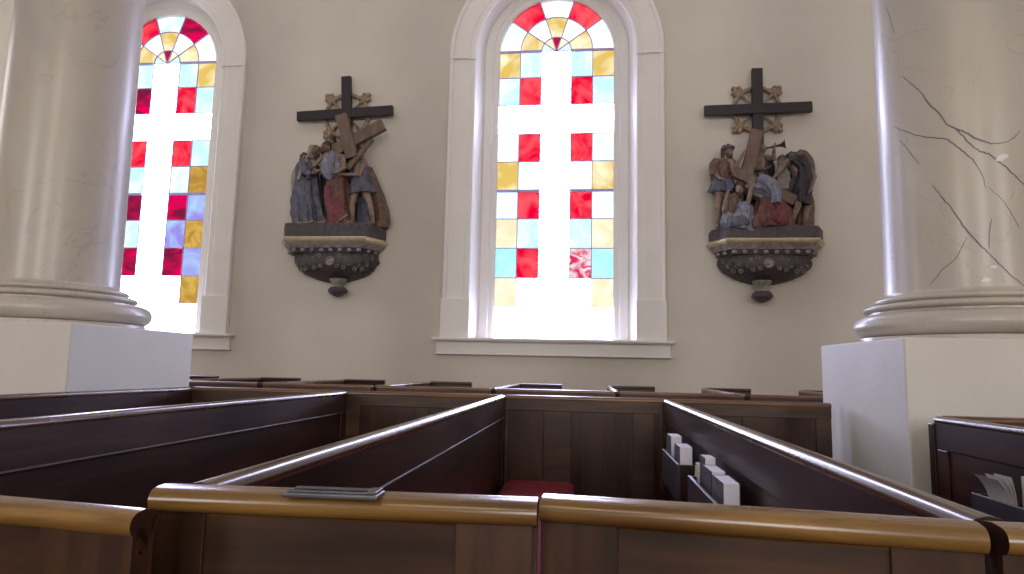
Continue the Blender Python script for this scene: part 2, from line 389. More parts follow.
# ------------------------------------------------------------------ columns
VEINS = [[(-2.706, 1.698, 0.0055), (-2.575, 1.628, 0.0055), (-2.456, 1.558, 0.0055), (-2.375, 1.483, 0.0077), (-2.272, 1.423, 0.0077), (-2.192, 1.347, 0.0077), (-2.094, 1.313, 0.0099), (-1.993, 1.283, 0.011), (-1.903, 1.25, 0.0132), (-1.822, 1.227, 0.011), (-1.735, 1.212, 0.0072), (-1.596, 1.213, 0.0044), (-1.474, 1.239, 0.0049), (-1.39, 1.283, 0.0044)], [(-2.094, 1.313, 0.0055), (-2.036, 1.275, 0.0088), (-1.968, 1.227, 0.0088), (-1.875, 1.178, 0.0083), (-1.779, 1.158, 0.0088), (-1.663, 1.112, 0.0077), (-1.552, 1.063, 0.0077), (-1.442, 1.011, 0.0066), (-1.27, 0.935, 0.0055)], [(-2.896, 1.428, 0.0044), (-2.665, 1.359, 0.0055), (-2.493, 1.313, 0.0055), (-2.362, 1.291, 0.0066), (-2.186, 1.262, 0.0077), (-2.071, 1.204, 0.0077), (-1.948, 1.139, 0.0072), (-1.887, 1.084, 0.0055), (-1.839, 1.021, 0.0044), (-1.826, 0.967, 0.0027)], [(-2.819, 1.343, 0.0033), (-2.705, 1.28, 0.0049), (-2.611, 1.216, 0.0049), (-2.524, 1.155, 0.0033)], [(-2.391, 1.035, 0.0038), (-2.287, 0.953, 0.0055), (-2.203, 0.897, 0.0066), (-2.086, 0.792, 0.0088), (-1.971, 0.711, 0.0104), (-1.855, 0.643, 0.0072), (-1.718, 0.564, 0.0072), (-1.617, 0.517, 0.0066), (-1.502, 0.472, 0.0055), (-1.375, 0.438, 0.0055)], [(-2.051, 0.725, 0.0038), (-2.17, 0.621, 0.0049), (-2.332, 0.564, 0.0055), (-2.492, 0.48, 0.0033)], [(-1.79, 0.814, 0.0049), (-1.825, 0.741, 0.0066), (-1.832, 0.653, 0.0044)], [(-1.812, 0.988, 0.0027), (-1.644, 0.903, 0.0044), (-1.567, 0.832, 0.0049), (-1.487, 0.759, 0.0038)], [(-2.962, 2.199, 0.0044), (-2.873, 2.085, 0.0049), (-2.804, 1.968, 0.0038)]]
def column(cx, cy, ztop, half, hy, rb, rt_, label, veins):
    o = root('column', (cx, cy, 0), label, 'column')
    bm = bmesh.new(); box(bm, -half, half, -hy, hy, 0, ztop)
    link('plinth', bm, plinth_m, o, bevel=.008)
    bm = bmesh.new(); z = ztop; R = hy + .012
    arcp = lambda r0, rr, zc, rz: [(r0 + rr * math.cos(t), z + zc + rz * math.sin(t)) for t in [math.radians(a) for a in range(-80, 91, 17)]]
    pr = [(R * .9, z), (R - .035, z + .001), (R - .035, z + .026)] + arcp(R - .065, .066, .092, .064)
    pr += [(rb + .085, z + .160), (rb + .085, z + .170)] + arcp(rb + .085, .030, .190, .019) + [(rb + .05, z + .212), (rb + .045, z + .217)] + arcp(rb + .035, .024, .234, .016)
    pr += [(rb + .018, z + .253), (rb + .005, z + .262), (rb, z + .275), (rb * .9, z + .276)]
    lathe(bm, pr, n=96); link('base_moulding', bm, marbleA, o, smooth=True, angle=50)
    bm = bmesh.new(); top = ZT
    def rad(zz):                                 # zz is height above the eye
        return rb - (rb - rt_) * max(0, min(1.6, (zz - .4) / 2.2))
    hs = [z + .268 + (top - z - .268) * i / 14 for i in range(15)]
    lathe(bm, [(rad(h_ - E), h_) for h_ in hs], n=96)
    sh = link('shaft', bm, [marbleA, vein_m, chip_m], o, smooth=True, angle=50)
    if veins:
        bm = bmesh.new(); bm.from_mesh(sh.data)
        for v in VEINS:
            pts = []
            for (a0, z0, w0), (a1, z1, w1) in zip(v, v[1:]):
                for i in range(5):
                    t = i / 5; pts.append((a0 + (a1 - a0) * t + random.uniform(-.004, .004), z0 + (z1 - z0) * t + random.uniform(-.003, .003), w0 + (w1 - w0) * t))
            pts.append(v[-1])
            P = [Vector((rad(zz) * a, zz)) for a, zz, w_ in pts]
            ring = []
            for i, (a, zz, w_) in enumerate(pts):
                d = (P[min(i + 1, len(P) - 1)] - P[max(i - 1, 0)]).normalized(); n_ = Vector((-d.y, d.x)) * w_ * (.45 if 0 < i < len(P) - 1 else .12)
                pr_ = []
                for s in (-1, 1):
                    q = P[i] + n_ * s; r_ = rad(q.y) + .0009; aa = q.x / rad(zz)
                    pr_.append(bm.verts.new((r_ * math.cos(aa), r_ * math.sin(aa), E + q.y)))
                ring.append(pr_)
            for a, b in zip(ring, ring[1:]):
                f = bm.faces.new((a[0], a[1], b[1], b[0])); f.material_index = 1; f.smooth = True
        for a, zz, s in ((-1.62, 1.14, .028), (-1.66, 1.125, .02), (-1.80, .565, .02), (-1.885, .50, .022), (-1.90, .495, .018)):
            vs = []
            for i in range(9):
                q = 2 * PI * i / 9; rr = s * random.uniform(.7, 1.1)
                aa = a + rr * math.cos(q) / .43; r_ = rad(zz) + .0012
                vs.append(bm.verts.new((r_ * math.cos(aa), r_ * math.sin(aa), E + zz + rr * .55 * math.sin(q))))
            f = bm.faces.new(vs); f.material_index = 2
        bmesh.ops.recalc_face_normals(bm, faces=bm.faces)
        bm.to_mesh(sh.data); bm.free()
    return o
column(-3.50, 3.98, E + .203, .65, .58, .385, .370, 'plain cream column on a white plinth, left of the windows', False)
column(2.145, 4.0, E + .192, .62, .58, .422, .410, 'cream marbled column with dark grey veins, on a plinth at the right', True)

# ------------------------------------------------------------------ box pews
H = E - .169                                  # top of the pew rails
def cap_prof(w_, t_, cove=True):
    """rounded handrail seen end-on, both edges bullnosed"""
    p = []; hw = w_ / 2
    for a in range(-90, 91, 22): p.append((hw - t_ * .5 + t_ * .5 * math.cos(math.radians(a)), -t_ * .5 + t_ * .5 * math.sin(math.radians(a))))
    q = [(-u, v) for u, v in reversed(p)]
    p = [p[0]] + p[1:] + [(0, .002)] + q
    if cove:
        c = hw - t_ * .55
        p = [(c - .012, -t_ - .020), (c - .010, -t_ - .012), (c - .002, -t_ - .002)] + p + [(-c + .002, -t_ - .002), (-c + .010, -t_ - .012), (-c + .012, -t_ - .020)]
        p.reverse()
    return p
def panel_wall(parent, name, p0, p1, zt, stiles, mats, th=.026, zb=0.0, frieze=.115, base=.16, bead=0.0, frame_t=.009, inv=Vector((0, 0, 0)), rail=None, railw=.055, railt=.034, beadm=None, ext=0.0):
    """framed panel wall from p0 to p1; stiles = [(a,b)] distances along; returns the panel object"""
    p0 = Vector((p0[0], p0[1], 0)); p1 = Vector((p1[0], p1[1], 0)); d = p1 - p0; Lg = d.length; u = d.normalized(); s = Vector((-u.y, u.x, 0))
    M = Matrix((( u.x, s.x, 0, p0.x - inv.x), (u.y, s.y, 0, p0.y - inv.y), (0, 0, 1, -inv.z), (0, 0, 0, 1)))
    pm, fm = mats
    bm = bmesh.new(); box(bm, 0, Lg, -th / 2, th / 2, zb, zt - .02, M=M)
    core = link(name, bm, pm, parent)
    bm = bmesh.new()
    for sg in (-1, 1):
        a, b = sorted((sg * th / 2, sg * (th / 2 + frame_t)))
        for s0, s1 in stiles: box(bm, s0, s1, a, b, zb, zt - frieze, M=M)
        box(bm, 0, Lg, a, b, zt - frieze, zt - .02, M=M); box(bm, 0, Lg, a, b, zb, zb + base, M=M)
    link('panel_frame', bm, fm, core, bevel=.0035)
    if bead:
        bm = bmesh.new()
        for sg in (-1,):                         # only the side the sitter leans on
            c = sg * (th / 2 + frame_t * .8)
            pr = [(c + .0055 * math.cos(q), zt - bead + .0055 * math.sin(q)) for q in (2 * PI * i / 10 for i in range(10))]
            loft(bm, [[M @ Vector((x, y, z)) for y, z in pr] for x in (0.002, Lg - .002)])
        link('bead_moulding', bm, beadwood, core, smooth=True)
    if rail:
        bm = bmesh.new(); pr = cap_prof(railw, railt)
        loft(bm, [[M @ Vector((x, y, zt + z)) for y, z in pr] for x in (-ext, Lg + ext)])
        for f in bm.faces:
            if len(f.verts) > 4: f.material_index = 1  # end caps in dark wood: end grain, with their shade put into the colour
        link('top_rail', bm, [rail, woodZ], core, smooth=True, angle=28)
    return core
def bench(parent, x0, x1, y0, y1, inv):
    bm = bmesh.new(); box(bm, x0 - inv.x, x1 - inv.x, y0 - inv.y, y1 - inv.y, .44, .47); link('seat', bm, woodY, parent, bevel=.006)
    bm = bmesh.new(); box(bm, x1 - .05 - inv.x, x1 - .028 - inv.x, y0 - inv.y, y1 - inv.y, 0, .44); link('seat_front', bm, woodY, parent)
FY, NY = 4.267, .905                          # far and near ends of the near block
DX = [-2.665, -1.584, -.538, .492]
def rack(parent, x, y0, y1, inv, zt=E - .368):
    """open-topped hymn book rack on the left face of a divider whose face is at x"""
    bm = bmesh.new(); a = x - .105 - inv.x; b = x - inv.x; Y0_, Y1_ = y0 - inv.y, y1 - inv.y
    box(bm, a, a + .012, Y0_, Y1_, zt - .15, zt)
    r = link('book_rack', bm, rackm, parent, bevel=.002)
    bm = bmesh.new(); box(bm, a + .012, b, Y0_, Y1_, zt - .16, zt - .148); link('rack_shelf', bm, woodY, r)
    for yy in (Y0_, Y1_ - .014):
        bm = bmesh.new(); box(bm, a + .012, b, yy, yy + .014, zt - .15, zt - .002); link('rack_end', bm, woodZ, r, bevel=.002)
def stiles_for(L_, n, w_=.09):
    out = [(0, w_)]
    for i in range(1, n): c = L_ * i / n; out.append((c - w_ / 2, c + w_ / 2))
    out.append((L_ - w_, L_)); return out
def pew(x, label, far_to=None, far_st=None, y_far=FY, y_near=NY, racks=(), rz=E - .368):
    inv = Vector((x, (y_near + y_far) / 2, 0)); r = root('box_pew', inv, label, 'pew', 'near block of box pews')
    Lg = y_far - y_near
    panel_wall(r, 'backrest', (x, y_near), (x, y_far), H, stiles_for(Lg, 1), (woodY, woodY), bead=.14, frieze=.14, inv=inv, rail=railY, ext=0, railw=.05)
    if far_to:
        fl = far_to - x
        panel_wall(r, 'end_panel', (x + .024, y_far + .012), (far_to - .004, y_far + .012), H + .002, far_st or stiles_for(fl - .03, 2), (woodZ, midX), frieze=.095, inv=inv, rail=railX, railw=.05)
    bench(r, x + .024, x + .46, max(y_near + .03, 1.0), y_far - .02, inv)
    for a, b in racks: rack(r, x - .024, a, b, inv, rz)
    return r
pew(DX[0], 'dark wooden box pew beside the left plinth, farthest left of the near block', DX[1])
pewA = pew(DX[1], 'dark wooden box pew second from the left, entered by the ajar door', DX[2])
pewB = pew(DX[2], 'dark wooden box pew in the middle with the red seat cushion', DX[3], [(0, .02), (.245, .42), (.80, .93), (.96, 1.0)])
pewC = pew(DX[3], 'dark wooden box pew right of centre with two book racks on its back', 1.47, racks=((2.80, 3.34), (1.62, 2.52)))
pewD = pew(1.545, 'dark wooden box pew standing in front of the veined column plinth', 2.75, y_far=3.17, racks=((1.9, 2.71),), rz=E - .418)
i_ = Vector(pewD.location); bm = bmesh.new(); box(bm, 1.515 - i_.x, 1.60 - i_.x, 3.172 - i_.y, 3.215 - i_.y, 0, H - .03); box(bm, 1.528 - i_.x, 1.585 - i_.x, 3.16 - i_.y, 3.175 - i_.y, .2, H - .16); link('end_post', bm, woodZ, pewD, bevel=.006)

# near end panels and doors
def near_panel(parent, name, p0, p1, zt, stiles, inv, mats=None, railm=None, railw=.064):
    return panel_wall(parent, name, p0, p1, zt, stiles, mats or (midX, midZ), th=.022, frieze=.022, base=.14, inv=inv, rail=railm or honey, railw=railw, railt=.031, frame_t=.006)
def inv_of(r): return Vector(r.location)
near_panel(pewB, 'end_panel', (-.577, .880), (-.0625, .896), H, [(0, .072), (.41, .509)], inv_of(pewB))
near_panel(pewB, 'pew_door', (-.057, .926), (.458, .868), H, [(0, .10), (.42, .518)], inv_of(pewB))
near_panel(pewC, 'end_panel', (.474, .868), (1.12, .872), H, [(0, .08), (.54, .628)], inv_of(pewC))
near_panel(pewA, 'pew_door', (-1.130, .862), (-.528, .776), H - .010, [(0, .08), (.47, .608)], inv_of(pewA), railw=.046)
near_panel(pewA, 'end_panel', (-1.60, .878), (-1.140, .878), H, [(0, .08), (.38, .46)], inv_of(pewA))
# hinge posts under the rail joints
for r_, x_, y_ in ((pewB, -.560, .885), (pewB, .470, .915)):
    bm = bmesh.new(); i_ = inv_of(r_); box(bm, x_ - .02 - i_.x, x_ + .018 - i_.x, y_ + .015 - i_.y, y_ + .05 - i_.y, 0, H - .03); link('hinge_post', bm, woodZ, r_, bevel=.004)

# far block, against the aisle under the windows
names = ['farthest left, half hidden behind the left plinth', 'second from the left', 'third from the left', 'fourth from the left, under the left sculpture', 'in front of the middle window, left half',
         'in front of the middle window, right half', 'left of the right sculpture', 'partly hidden behind the right plinth']
names = ['dark box pew of the far row, leftmost one, beside the left plinth', 'dark box pew of the far row, second from the left', 'dark box pew of the far row, below the left sculpture',
         'dark box pew of the far row, just left of the middle window', 'dark box pew of the far row, under the left half of the middle window', 'dark box pew of the far row, under the right side of the middle window',
         'dark box pew of the far row, below and left of the right sculpture', 'dark box pew of the far row, rightmost one, beside the right plinth']
for k_ in range(8):
    x = -4.90 + 1.03 * k_; ya, yb = 5.60, 7.62
    inv = Vector((x, (ya + yb) / 2, 0)); r = root('box_pew', inv, names[k_], 'pew', 'far row of box pews')
    panel_wall(r, 'backrest', (x, ya), (x, yb), H, stiles_for(yb - ya, 1), (woodY, woodY), bead=.14, frieze=.14, inv=inv, rail=railY, railw=.05)
    panel_wall(r, 'end_panel', (x + .024, yb - .013), (x + .50, yb - .013), H + .004, stiles_for(.475, 1), (woodZ, woodX), inv=inv, rail=woodX, railw=.06)
    panel_wall(r, 'front_panel', (x + .024, ya + .013), (x + 1.004, ya + .013), H + .001, stiles_for(.98, 2), (woodZ, midX), inv=inv, rail=railX, railw=.05)
    bench(r, x + .024, x + .44, ya + .03, yb - .03, inv)

# red seat cushion along the middle pew
bm = bmesh.new()
cx0, cx1, cy0, cy1, cz0 = DX[2] + .045, DX[2] + .472, 1.05, 4.22, .47
rings = []; nr = 40
for i in range(nr + 1):
    t = i / nr; y = cy0 + (cy1 - cy0) * t; e = min(1, min(t, 1 - t) * 26); e = math.sqrt(max(0, 1 - (1 - e) ** 2)) * .5 + .5
    hw = (cx1 - cx0) / 2 * (.94 + .06 * e); hh = .056 * e; cxm = (cx0 + cx1) / 2; ring = []
    for j in range(20):
        q = 2 * PI * j / 20; c_, s_ = math.cos(q), math.sin(q)
        ring.append((cxm + hw * math.copysign(abs(c_) ** .45, c_), y, cz0 + .058 + hh * math.copysign(abs(s_) ** .6, s_) + .003 * math.sin(y * 9 + j)))
    rings.append(ring)
loft(bm, rings); cu = link('seat_cushion', bm, red_m, smooth=True, angle=60); tag(cu, 'long red cushion on the bench of the middle pew', 'cushion')

# flat grey metal plate on the near rail
bm = bmesh.new(); pl = root('metal_plate', (-.326, .862, H - .001), 'small flat dark grey metal plate lying on the nearest rail', 'plate', rz=.03)
box(bm, -.062, .062, -.020, .022, 0, .006); link('plate_body', bm, plate_m, pl, bevel=.0018)
bm = bmesh.new(); box(bm, -.056, .05, .006, .016, .006, .009); box(bm, -.056, .048, -.014, -.006, .006, .008); box(bm, .046, .060, -.014, .018, .006, .010); link('raised_rib', bm, plate_m, pl, bevel=.001)

# hymn books
def book(name, x, y0, y1, z0, z1, wd, label, cov, cat='book', lean=0.0, group=None):
    """upright book: wd across, its back from y0 to y1"""
    r = root(name, (x, (y0 + y1) / 2, z0), label, cat, group); r.rotation_euler = (0, lean, 0)
    d = (y1 - y0) / 2; h_ = z1 - z0; t = .003
    bm = bmesh.new(); box(bm, -wd / 2 + t, wd / 2 - t, -d, d - .004, .002, h_ - .001); link('pages', bm, bookpage, r)
    bm = bmesh.new(); box(bm, -wd / 2, -wd / 2 + t, -d, d, 0, h_); box(bm, wd / 2 - t, wd / 2, -d, d, 0, h_); box(bm, -wd / 2, wd / 2, d - .004, d, 0, h_)
    link('cover', bm, cov, r, bevel=.0008)
zf = E - .368 - .147
G1, G2, G3 = 'books in the far rack of the middle pew', 'books in the near rack of the middle pew', 'papers and books in the rack of the right pew'
XR = DX[3] - .024
book('hymnal', XR - .062, 3.15, 3.30, zf, zf + .225, .052, 'white book at the far end of the farther middle rack', bookcov, group=G1)
book('hymnal', XR - .055, 2.90, 3.06, zf, zf + .205, .055, 'thick white book at the near end of the farther middle rack', bookcov, group=G1)
book('hymnal', XR - .072, 2.50, 2.55, zf, zf + .19, .022, 'thin cream booklet at the far end of the nearer middle rack', bookcov2, 'booklet', .06, G2)
book('hymnal', XR - .045, 2.40, 2.50, zf, zf + .225, .040, 'tallest white book against the pew back in the nearer middle rack', bookcov, group=G2)
book('hymnal', XR - .052, 2.22, 2.38, zf, zf + .205, .046, 'grey covered book, second from the near end of the nearer middle rack', bookcov, group=G2)
book('hymnal', XR - .052, 2.03, 2.19, zf, zf + .20, .050, 'thickest white book at the near end of the nearer middle rack', bookcov, group=G2)
XD = 1.545 - .024
book('hymnal', XD - .045, 2.35, 2.49, zf, zf + .19, .030, 'white book leaning in the rack of the rightmost pew', bookcov2, group=G3)
book('hymnal', XD - .048, 2.16, 2.31, zf, zf + .19, .036, 'grey book at the right picture edge in the rightmost rack', bookcov, group=G3)
bm = bmesh.new()
rings = []
for i in range(9):
    t = i / 8; rings.append([(XD - .085 - .06 * (1 - t) ** 2 * 0 - .002, 2.66 - .17 * t, zf + .0), (XD - .085, 2.66 - .17 * t, zf + .0)])
bm.free(); bm = bmesh.new()
for k2, (off, lean) in enumerate(((0, .05), (.006, .03), (.011, .015))):
    pts = []
    for i in range(9):
        t = i / 8; curl = lean * max(0, t - .35) ** 2 * 2.2
        pts.append((XD - .07 + off - curl, zf + .185 * t - curl * .3))
    rings = [[(x, 2.66 - .02 * k2, z), (x, 2.52, z), (x + .0016, 2.52, z), (x + .0016, 2.66 - .02 * k2, z)] for x, z in pts]
    loft(bm, rings)
tag(link('paper_leaflet', bm, bookcov2, smooth=True), 'curled cream paper leaflets at the left end of the rightmost rack', 'leaflet', G3)

# ------------------------------------------------------------------ carved figures
def hand(bm, w_, d, r=.016, grip=.6):
    """palm and five fingers, w_ wrist, d direction"""
    w_, d = Vector(w_), Vector(d).normalized(); s, t = frame(d)
    if t.y > 0: t = -t
    pc = w_ + d * .035
    capsule(bm, w_, pc, r * .85, r); 
    for i, (o_, ln) in enumerate(((-1.2, .034), (-.4, .042), (.4, .040), (1.2, .030))):
        b = pc + s * (r * .75 * o_ * .8) + d * r * .4; mid = b + d * ln * .55; tip = mid + (d * (1 - grip) - t * grip).normalized() * ln * .6
        capsule(bm, b, mid, .0072, .0066, 8); capsule(bm, mid, tip, .0066, .0055, 8)
    th = w_ + d * .012 + s * r * .9; mid = th + (d + s * .9).normalized() * .022
    capsule(bm, th, mid, .0085, .0075, 8); capsule(bm, mid, mid + (d * .7 - t * .5).normalized() * .02, .0075, .006, 8)
def head_mesh(bm, c, look, s=1.0):
    """head with face; look = direction of the face"""
    c, f = Vector(c), Vector(look).normalized(); up = Vector((0, 0, 1)); up = (up - f * up.dot(f)).normalized(); rt = f.cross(up)
    M = Matrix((rt, f, up)).transposed()
    def q(a, b, h_): return c + M @ Vector((a * s, b * s, h_ * s))
    ellipsoid(bm, c, .062 * s, .074 * s, .088 * s, M)
    ellipsoid(bm, q(0, .018, -.05), .043 * s, .046 * s, .045 * s, M, 12, 8)
    capsule(bm, q(0, .072, .012), q(0, .088, -.022), .008 * s, .013 * s, 8)
    capsule(bm, q(-.035, .063, .020), q(.035, .063, .020), .009 * s, .009 * s, 8)
    for sg in (-1, 1):
        ellipsoid(bm, q(sg * .026, .062, .004), .011 * s, .009 * s, .008 * s, M, 8, 6)
        ellipsoid(bm, q(sg * .036, .050, -.022), .016 * s, .014 * s, .014 * s, M, 8, 6)
        ellipsoid(bm, q(sg * .064, -.004, -.006), .008 * s, .014 * s, .020 * s, M, 8, 6)
    capsule(bm, q(-.016, .068, -.044), q(.016, .068, -.044), .007 * s, .007 * s, 8)
    return M, q
def remesh(o, vox=.0075, sm=3):
    r_ = o.modifiers.new('fuse', 'REMESH'); r_.mode = 'VOXEL'; r_.voxel_size = vox; r_.use_smooth_shade = True
    s_ = o.modifiers.new('soften', 'SMOOTH'); s_.iterations = sm; s_.factor = .5
def figure(st, name, head, look, neck, chest, pelvis, arms, legs=(), hs=.88, skin=skin_m, hair=None, hairlen=.09, beard=False):
    """body as one continuous surface: arms = [(shoulder, elbow, wrist, fingertip dir)], legs = [(hip, knee, ankle, toe dir)]"""
    P, parent = st
    bm = bmesh.new(); head, neck, chest, pelvis = (P(*v) for v in (head, neck, chest, pelvis))
    M, q = head_mesh(bm, head, look, hs)
    capsule(bm, head + (neck - head) * .35, neck, .040 * hs, .046 * hs)
    capsule(bm, neck, chest, .05, .098); capsule(bm, chest, pelvis, .100, .098)
    for sh, el, wr, d in arms:
        sh, el, wr = P(*sh), P(*el), P(*wr)
        capsule(bm, chest + (neck - chest) * .6, sh, .062, .048); capsule(bm, sh, el, .042, .032); capsule(bm, el, wr, .032, .020); hand(bm, wr, d)
    for hp, kn, an, d in legs:
        hp, kn, an = P(*hp), P(*kn), P(*an); d = Vector(d).normalized()
        capsule(bm, hp, kn, .066, .044); capsule(bm, kn, kn + (an - kn) * .4, .042, .044); capsule(bm, kn + (an - kn) * .4, an, .044, .025)
        capsule(bm, an + Vector((0, .01, -.01)), an + d * .095 + Vector((0, 0, -.02)), .028, .020)
    o = link(name, bm, skin, parent, smooth=True); remesh(o)
    if hair:
        bm = bmesh.new()
        ellipsoid(bm, q(0, -.018, .026), .074 * hs, .074 * hs, .078 * hs, M, 18, 12)
        for sg in (-1, 1):
            for j in range(3):
                capsule(bm, q(sg * .055, -.012 - .02 * j, .0), q(sg * (.062 - .01 * j), -.02 - .022 * j, -hairlen + .01 * j), .024 * hs, .014 * hs, 8)
        for j in range(16):
            a = random.uniform(0, 2 * PI); b = random.uniform(.1, 1.4)
            ellipsoid(bm, q(.07 * math.cos(a) * math.cos(b), -.02 + .07 * math.sin(a) * math.cos(b) * (1 if math.sin(a) < 0 else .75), .035 + .07 * math.sin(b)), .018, .018, .018, None, 8, 6)
        if beard:
            ellipsoid(bm, q(0, .045, -.080), .035 * hs, .030 * hs, .040 * hs, M, 12, 8); capsule(bm, q(0, .05, -.09), q(0, .05, -.125), .02 * hs, .008 * hs, 8)
            for sg in (-1, 1): capsule(bm, q(sg * .05, .03, -.03), q(sg * .025, .05, -.08), .014 * hs, .016 * hs, 8)
        h_ = link('hair', bm, hair, o, smooth=True); remesh(h_, .008, 2)
    return o, M, q
def cloth(st, parent, name, mat, path, folds=9, amp=.16, twist=.5, n=56, sub=5, hem=None, seed=0):
    """draped cloth lofted along path [(px, py, depth, halfwidth, halfdepth)], with folds that deepen downwards"""
    P, _ = st; C = [(P(a, b, c), w_, d_) for a, b, c, w_, d_ in path]
    rings = []; K = len(C) - 1; tot = K * sub; mi_rows = []
    def cr(a, b, c, d, t): return .5 * ((2 * b) + (c - a) * t + (2 * a - 5 * b + 4 * c - d) * t * t + (3 * b - a - 3 * c + d) * t ** 3)
    for i in range(tot + 1):
        s_ = min(i // sub, K - 1); t = (i - s_ * sub) / sub
        idx = [max(0, s_ - 1), s_, s_ + 1, min(K, s_ + 2)]
        c = cr(*(C[j][0] for j in idx), t); w_ = cr(*(C[j][1] for j in idx), t); d_ = cr(*(C[j][2] for j in idx), t)
        c2 = C[s_ + 1][0] - C[s_][0]; g = i / tot
        ax = c2.normalized()
        right = Vector((1, 0, 0)); right = (right - ax * right.dot(ax)); right = right.normalized() if right.length > .25 else Vector((0, 0, 1)).cross(ax).normalized()
        back = ax.cross(right).normalized()
        if back.y < 0: back = -back
        ring = []
        for j in range(n):
            q = 2 * PI * j / n
            f = (.9 - 1.8 * abs(math.sin(q * folds / 2 + twist * g * 2 + seed)) ** .8) * .75 + math.sin(q * (folds * 2 + 1) - g * 4 + seed * 2) * .25 + noise.noise(c * 7 + Vector((math.cos(q) * 2, math.sin(q) * 2, seed))) * .8
            m_ = 1 + amp * 1.55 * (.35 + .65 * g) * f
            ring.append(c + right * (w_ * m_ * math.cos(q)) + back * (d_ * m_ * math.sin(q)))
        rings.append(ring)
    bm = bmesh.new(); loft(bm, rings[:-1] if hem else rings)
    if hem: loft(bm, [[p + Vector((0, 0, .0)) for p in rings[-2]], rings[-1]], 1)
    return link(name, bm, [mat, hem] if hem else mat, parent, smooth=True, angle=70)
def hood(st, parent, q, M, mat, s=1.0, drop=None):
    bm = bmesh.new(); rings = []
    for j in range(9):
        a = j / 8; ring = []
        for i in range(20):
            t = 2 * PI * i / 20; rr = (.092 if a > .12 else .092 * math.sin(a / .12 * PI / 2)) * (1 + .10 * math.sin(i * 2.2) * a) * s
            y = -.008 + rr * math.sin(t) * (1.0 if math.sin(t) < 0 else (.55 + .25 * (1 - a)))
            ring.append(q(rr * math.cos(t) * (1 + .35 * a * a), y - .02 * a, .105 - .24 * a))
        rings.append(ring)
    loft(bm, rings); return link('veil', bm, mat, parent, smooth=True, angle=80)

